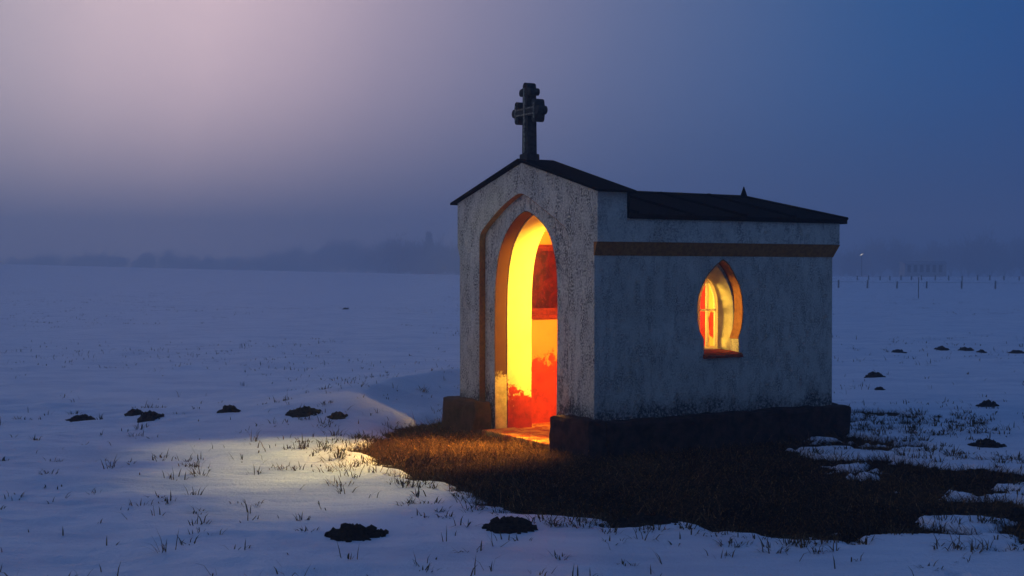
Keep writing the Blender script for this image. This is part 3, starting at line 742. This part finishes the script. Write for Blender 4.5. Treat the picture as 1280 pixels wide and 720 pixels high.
# ================================================================== MOLEHILLS
def molehill(px, py, w, hgt, label, depth=1.0):
    hgt *= 0.5; d = 1.64 * 1681 / (py - 340); x, y = (px - 640) / 1681 * d, d
    rad = w / 2 / 1681 * d; b = bmesh.new(); nr, na = 14, 40; rings = []
    seed = px * 0.37
    base = gz(x, y)
    cv = b.verts.new((0, 0, hgt))
    from mathutils import noise as mn
    for i in range(1, nr + 1):
        f = i / nr; ring = []
        for j in range(na):
            a = 2 * math.pi * j / na
            rr_ = rad * f * (1 + 0.30 * mn.noise(Vector((math.cos(a) * 1.3 + seed, math.sin(a) * 1.3, seed))) + 0.30 * f * mn.noise(Vector((math.cos(a) * 5 + seed, math.sin(a) * 5, f))))
            xx, yy_ = rr_ * math.cos(a), rr_ * math.sin(a) * depth
            g_ = gz(x + xx, y + yy_) - base
            h = hgt * max(0, 1 - f ** 1.6) + hgt * 0.9 * mn.noise(Vector((xx * 14 + seed, yy_ * 14, 1))) * (1 - f) + 0.020 * mn.noise(Vector((xx * 60, yy_ * 60, seed))) * (1 - f * 0.5)
            ring.append(b.verts.new((xx, yy_, g_ + h + (0.008 if i < nr else -0.03))))
        rings.append(ring)
    for j in range(na): b.faces.new((cv, rings[0][j], rings[0][(j + 1) % na]))
    for A, B in zip(rings, rings[1:]):
        for j in range(na): b.faces.new((A[j], B[j], B[(j + 1) % na], A[(j + 1) % na]))
    for _ in range(int(14 + w * 0.7)):
        a = random.uniform(0, 6.28); rr_ = rad * random.uniform(0.1, 1.15); xx, yy_ = rr_ * math.cos(a), rr_ * math.sin(a)
        cs = random.uniform(0.008, 0.026) * (1.3 if rr_ < rad * 0.7 else 0.8)
        q = bmesh.ops.create_icosphere(b, subdivisions=1, radius=cs)['verts']
        hz_ = gz(x + xx, y + yy_) - base + hgt * max(0, 1 - (rr_ / rad) ** 1.6) * 0.9 + cs * 0.3
        for v_ in q: v_.co = v_.co * random.uniform(0.75, 1.25) + Vector((xx, yy_, hz_))
    o = fin('molehill', b, M['soil'], None, False); o.location = (x, y, base)
    return tag(o, label, 'molehill', 'molehills in the snow')
MH = [
    (100, 529, 34, 0.06, 'low dark molehill farthest left in the row beyond the lamplit snow'),
    (167, 526, 22, 0.05, 'small low molehill touching the left side of a bigger rounded one'),
    (187, 532, 32, 0.11, 'rounded lumpy molehill, second large one from the left edge of the field'),
    (287, 529, 28, 0.09, 'pointed dark molehill straight behind the lamplit snow patch'),
    (378, 535, 40, 0.05, 'flat elongated molehill between lamplit snow and the snowdrift'),
    (421, 538, 22, 0.035, 'small flat dark soil spot right beside the tip of the snowdrift'),
    (443, 680, 70, 0.07, 'wide flat molehill nearest the bottom, left of the other foreground mound'),
    (637, 671, 66, 0.09, 'wide dark molehill in foreground snow just below the grass edge'),
    (800, 658, 92, 0.07, 'broad dark soil mound on the front rim of the bare grass'),
    (1093, 475, 24, 0.13, 'pointed molehill in the blue snow nearest the chapel back corner'),
    (1123, 443, 20, 0.08, 'small flat molehill, first of the far row right of the chapel'),
    (1178, 439, 18, 0.09, 'small molehill, second in the far row right of the chapel'),
    (1208, 441, 20, 0.08, 'small molehill, third in the far row right of the chapel'),
    (1227, 444, 12, 0.06, 'tiny soil crumb mound between two larger mounds of the far row'),
    (1272, 443, 20, 0.10, 'molehill at the right picture edge in the far row'),
    (1235, 513, 24, 0.07, 'lone flat molehill on blank blue snow right of the chapel'),
    (1235, 563, 40, 0.06, 'elongated dark soil patch beside the ragged right end of the grass'),
    (1274, 655, 30, 0.08, 'dark molehill cut by the right picture edge below the bare grass'),
    (432, 390, 10, 0.10, 'tiny distant dark mound alone in the left snowfield'),
    (1100, 489, 12, 0.05, 'small flat crumb just below the pointed molehill behind the chapel'),
]
for a in MH: molehill(*a)

# ================================================================== FENCES
def px_at(px, d): return (px - 640) / 1681 * d
def fence(name, label, pxs, d, hpost, rad, wires):
    x0 = px_at(pxs[0], d)
    f = empty('wire_fence', (x0, d, gz(x0, d))); tag(f, label, 'fence')
    tops = []
    for i, p in enumerate(pxs):
        x = px_at(p, d); zz = gz(x, d); h = hpost * random.uniform(0.85, 1.1); b = bmesh.new()
        tube(b, (x - x0, 0, zz - f.location.z - 0.3), (x - x0 + random.uniform(-0.05, 0.05), 0, zz - f.location.z + h), rad, rad * 0.85, 7)
        fin('post', b, M['old_wood'], f); tops.append(Vector((x - x0, -rad, zz - f.location.z)))
    for wz in wires:
        b = bmesh.new()
        for A, B in zip(tops, tops[1:]): tube(b, A + Vector((0, 0, wz)), B + Vector((0, 0, wz)), 0.012, 0.012, 3)
        fin('wire', b, M['wire'], f)
fence('wire_fence', 'nearer low post-and-wire fence crossing the blue snowfield right of chapel', [1012, 1048, 1084, 1121, 1158, 1202, 1244, 1290, 1335], 112, 0.62, 0.075, [0.5])
fence('wire_fence', 'farther, fainter line of small fence posts just below the misty trees', [1072, 1086, 1100, 1112, 1126, 1139, 1152, 1169, 1186, 1203, 1222, 1237, 1255, 1274, 1292], 160, 0.55, 0.09, [0.42])
x = px_at(1148, 82); b = bmesh.new(); tube(b, (0, 0, -0.3), (0.02, 0, 1.28), 0.03, 0.024, 7)
o = fin('snow_pole', b, M['old_wood']); o.location = (x, 82, gz(x, 82)); tag(o, 'single tall thin pole standing alone in front of the low fence', 'pole')

# ================================================================== FAR SHED, LAMP
sx, sd = px_at(1157, 214), 214
sh = empty('long_shed', (sx, sd, gz(sx, sd))); tag(sh, 'long low pale shed with snowy roof, faint in the fog below the trees', 'shed')
b = bmesh.new(); box(b, -3.3, 3.3, 0, 3, -0.5, 2.15); fin('wall', b, M['shed_wall'], sh)
b = bmesh.new(); prism(b, [[(-0.35, 2.12), (3.35, 2.12), (1.5, 2.62)]], 'x', -3.5, 3.5); fin('roof', b, M['snow_roof'], sh)
for k in range(6):
    b = bmesh.new(); x0 = -2.9 + k * 1.0; box(b, x0, x0 + 0.55, -0.03, 0.02, 0.8, 1.95); fin('opening', b, M['shed_dark'], sh)
lx, ld = px_at(1077, 212), 212
sl = empty('street_lamp', (lx, ld, gz(lx, ld))); tag(sl, 'tiny lit street lamp far off in the fog right of the chapel', 'street lamp')
lz = 4.35 - gz(lx, ld)
b = bmesh.new(); tube(b, (0, 0, -0.3), (0, 0, lz), 0.07, 0.05, 8); fin('pole', b, M['wire'], sl)
mL, tL, pL, oL = newmat('lamp_glow'); pL.inputs['Emission Color'].default_value = (1, 0.85, 0.55, 1); pL.inputs['Emission Strength'].default_value = 1.3; pL.inputs['Base Color'].default_value = (0.8, 0.7, 0.5, 1)
b = bmesh.new(); tube(b, (-0.20, 0, lz - 0.08), (0.22, 0, lz + 0.16), 0.06, 0.05, 8); fin('lamp_head', b, mL, sl)

# ================================================================== WINTER TREES IN THE FOG
def tree_meshes(seed, h, wide, conifer=False):
    rs = random.Random(seed); bm = bmesh.new(); tips = []
    def grow(p, d, ln, r, lvl):
        q = p + d * ln; tube(bm, p, q, r, r * 0.68, 5)
        if lvl == 0: tips.append((q, d)); return
        k = 3 if lvl < 5 else 5
        for i in range(k):
            u = d.orthogonal().normalized(); u.rotate(Matrix.Rotation(rs.uniform(0, 6.28), 3, d)); a = rs.uniform(0.3, 0.75) * wide
            nd = (d * math.cos(a) + u * math.sin(a) + Vector((0, 0, 0.10 if lvl < 5 else 0.0))).normalized()
            grow(q - d * ln * rs.uniform(0, 0.35), nd, ln * rs.uniform(0.78, 1.12), r * 0.6, lvl - 1)
            tips.append((q, nd))
    if conifer:
        tube(bm, Vector((0, 0, -0.3)), Vector((0, 0, h)), 0.16, 0.03, 6)
        for k in range(150):
            f = rs.random() ** 0.8; z = h * (0.10 + 0.88 * f); a = rs.uniform(0, 6.28); rr_ = h * 0.20 * (1 - f) ** 0.85 + 0.1
            p = Vector((0, 0, z)); q = p + Vector((math.cos(a), math.sin(a), -0.25)) * rr_; tube(bm, p, q, 0.03, 0.01, 3)
            for s in range(5): tips.append((p.lerp(q, rs.uniform(0.25, 1.0)), Vector((math.cos(a), math.sin(a), -0.3)).normalized()))
    else:
        grow(Vector((0, 0, -0.3)), Vector((rs.uniform(-.06, .06), rs.uniform(-.06, .06), 1)).normalized(), h * 0.13, h * 0.019, 5)
    tr = bpy.data.meshes.new('trunk'); bm.to_mesh(tr); bm.free(); tr.materials.append(M['bark'])
    V = []; F = []
    for p, d in tips:
        for k in range(3 if not conifer else 5):
            nd = (d + Vector((rs.gauss(0, .6), rs.gauss(0, .6), rs.gauss(0.1, .5)))).normalized(); ln = h * rs.uniform(0.035, 0.085)
            s = nd.orthogonal().normalized(); s.rotate(Matrix.Rotation(rs.uniform(0, 6.28), 3, nd)); w = h * (0.0032 if not conifer else 0.009)
            o_ = p + Vector((rs.gauss(0, .15), rs.gauss(0, .15), rs.gauss(0, .15))); i = len(V)
            V += [o_ - s * w, o_ + s * w, o_ + nd * ln]; F.append((i, i + 1, i + 2))
    cm = bpy.data.meshes.new('crown'); cm.from_pydata(V, [], F); cm.materials.append(M['twigs'])
    return tr, cm, max(v[2] for v in V) * 0.97
protos = [tree_meshes(1, 10, 1.0), tree_meshes(2, 10, 0.8), tree_meshes(3, 10, 1.15), tree_meshes(4, 10, 0.9), tree_meshes(5, 10, 1.0, True)]
def tree(px, d, top_py, pi, label, group, name='bare_tree'):
    x = px_at(px, d); z = gz(x, d); h = 1.64 + (340 - top_py) * d / 1681 - z
    s = h / protos[pi][2]
    t = empty(name, (x, d, z), random.uniform(0, 6.28)); wd = random.uniform(0.62, 0.92); t.scale = (s * wd, s * wd, s)
    tag(t, label, 'tree', group)
    link('trunk', protos[pi][0], None, t); link('crown', protos[pi][1], None, t)
LT = 'bare winter tree blurred in the fog left of the chapel'; RT = 'bare winter tree lost in blue fog right of the chapel'
GLT = 'foggy trees left of the chapel'; GRT = 'foggy trees right of the chapel'
for px in range(345, 660, 8):
    f = sstep(345, 500, np.array(px)).item(); dd = 628 - 215 * sstep(380, 540, np.array(px)).item()
    tree(px + random.uniform(-6, 6), dd + random.uniform(-20, 8), 312 - 18 * f + random.uniform(-10, 15), random.randrange(4), LT, GLT)
tree(497, 405, 285, 2, 'broadest, clearest round-topped bare tree in the fog left of the chapel', GLT)
tree(536, 400, 289, 4, 'narrow pointed conifer in the fog close to the chapel left edge', GLT, 'conifer')
for px in range(-4, 400, 9):
    tree(px + random.uniform(-8, 8), random.uniform(590, 630), random.uniform(309, 321), random.randrange(4), 'nearly invisible bare tree deep in the pale fog at left', 'trees deep in the fog at left')
for px in range(1022, 1306, 9):
    f = sstep(1100, 1260, np.array(px)).item()
    tree(px + random.uniform(-6, 6), random.uniform(385, 470), 303 - 9 * f + random.uniform(-12, 14), random.randrange(4), RT, GRT)
tree(1222, 395, 282, 3, 'tallest bare tree in the blue fog near the right edge', GRT)

# ================================================================== FOG
b = bmesh.new(); box(b, -660, 660, -660, 660, -3.6, 27.0)
hz = fin('haze', b); tag(hz, kind='stuff')
mh = bpy.data.materials.new('haze_air'); mh.use_nodes = True; t = mh.node_tree; t.nodes.clear()
oo = N(t, 'ShaderNodeOutputMaterial'); pv = N(t, 'ShaderNodeVolumePrincipled')
pv.inputs['Color'].default_value = (0.75, 0.85, 0.96, 1); pv.inputs['Density'].default_value = 0.0047; pv.inputs['Anisotropy'].default_value = 0.60
t.links.new(pv.outputs[0], oo.inputs['Volume']); hz.data.materials.append(mh)
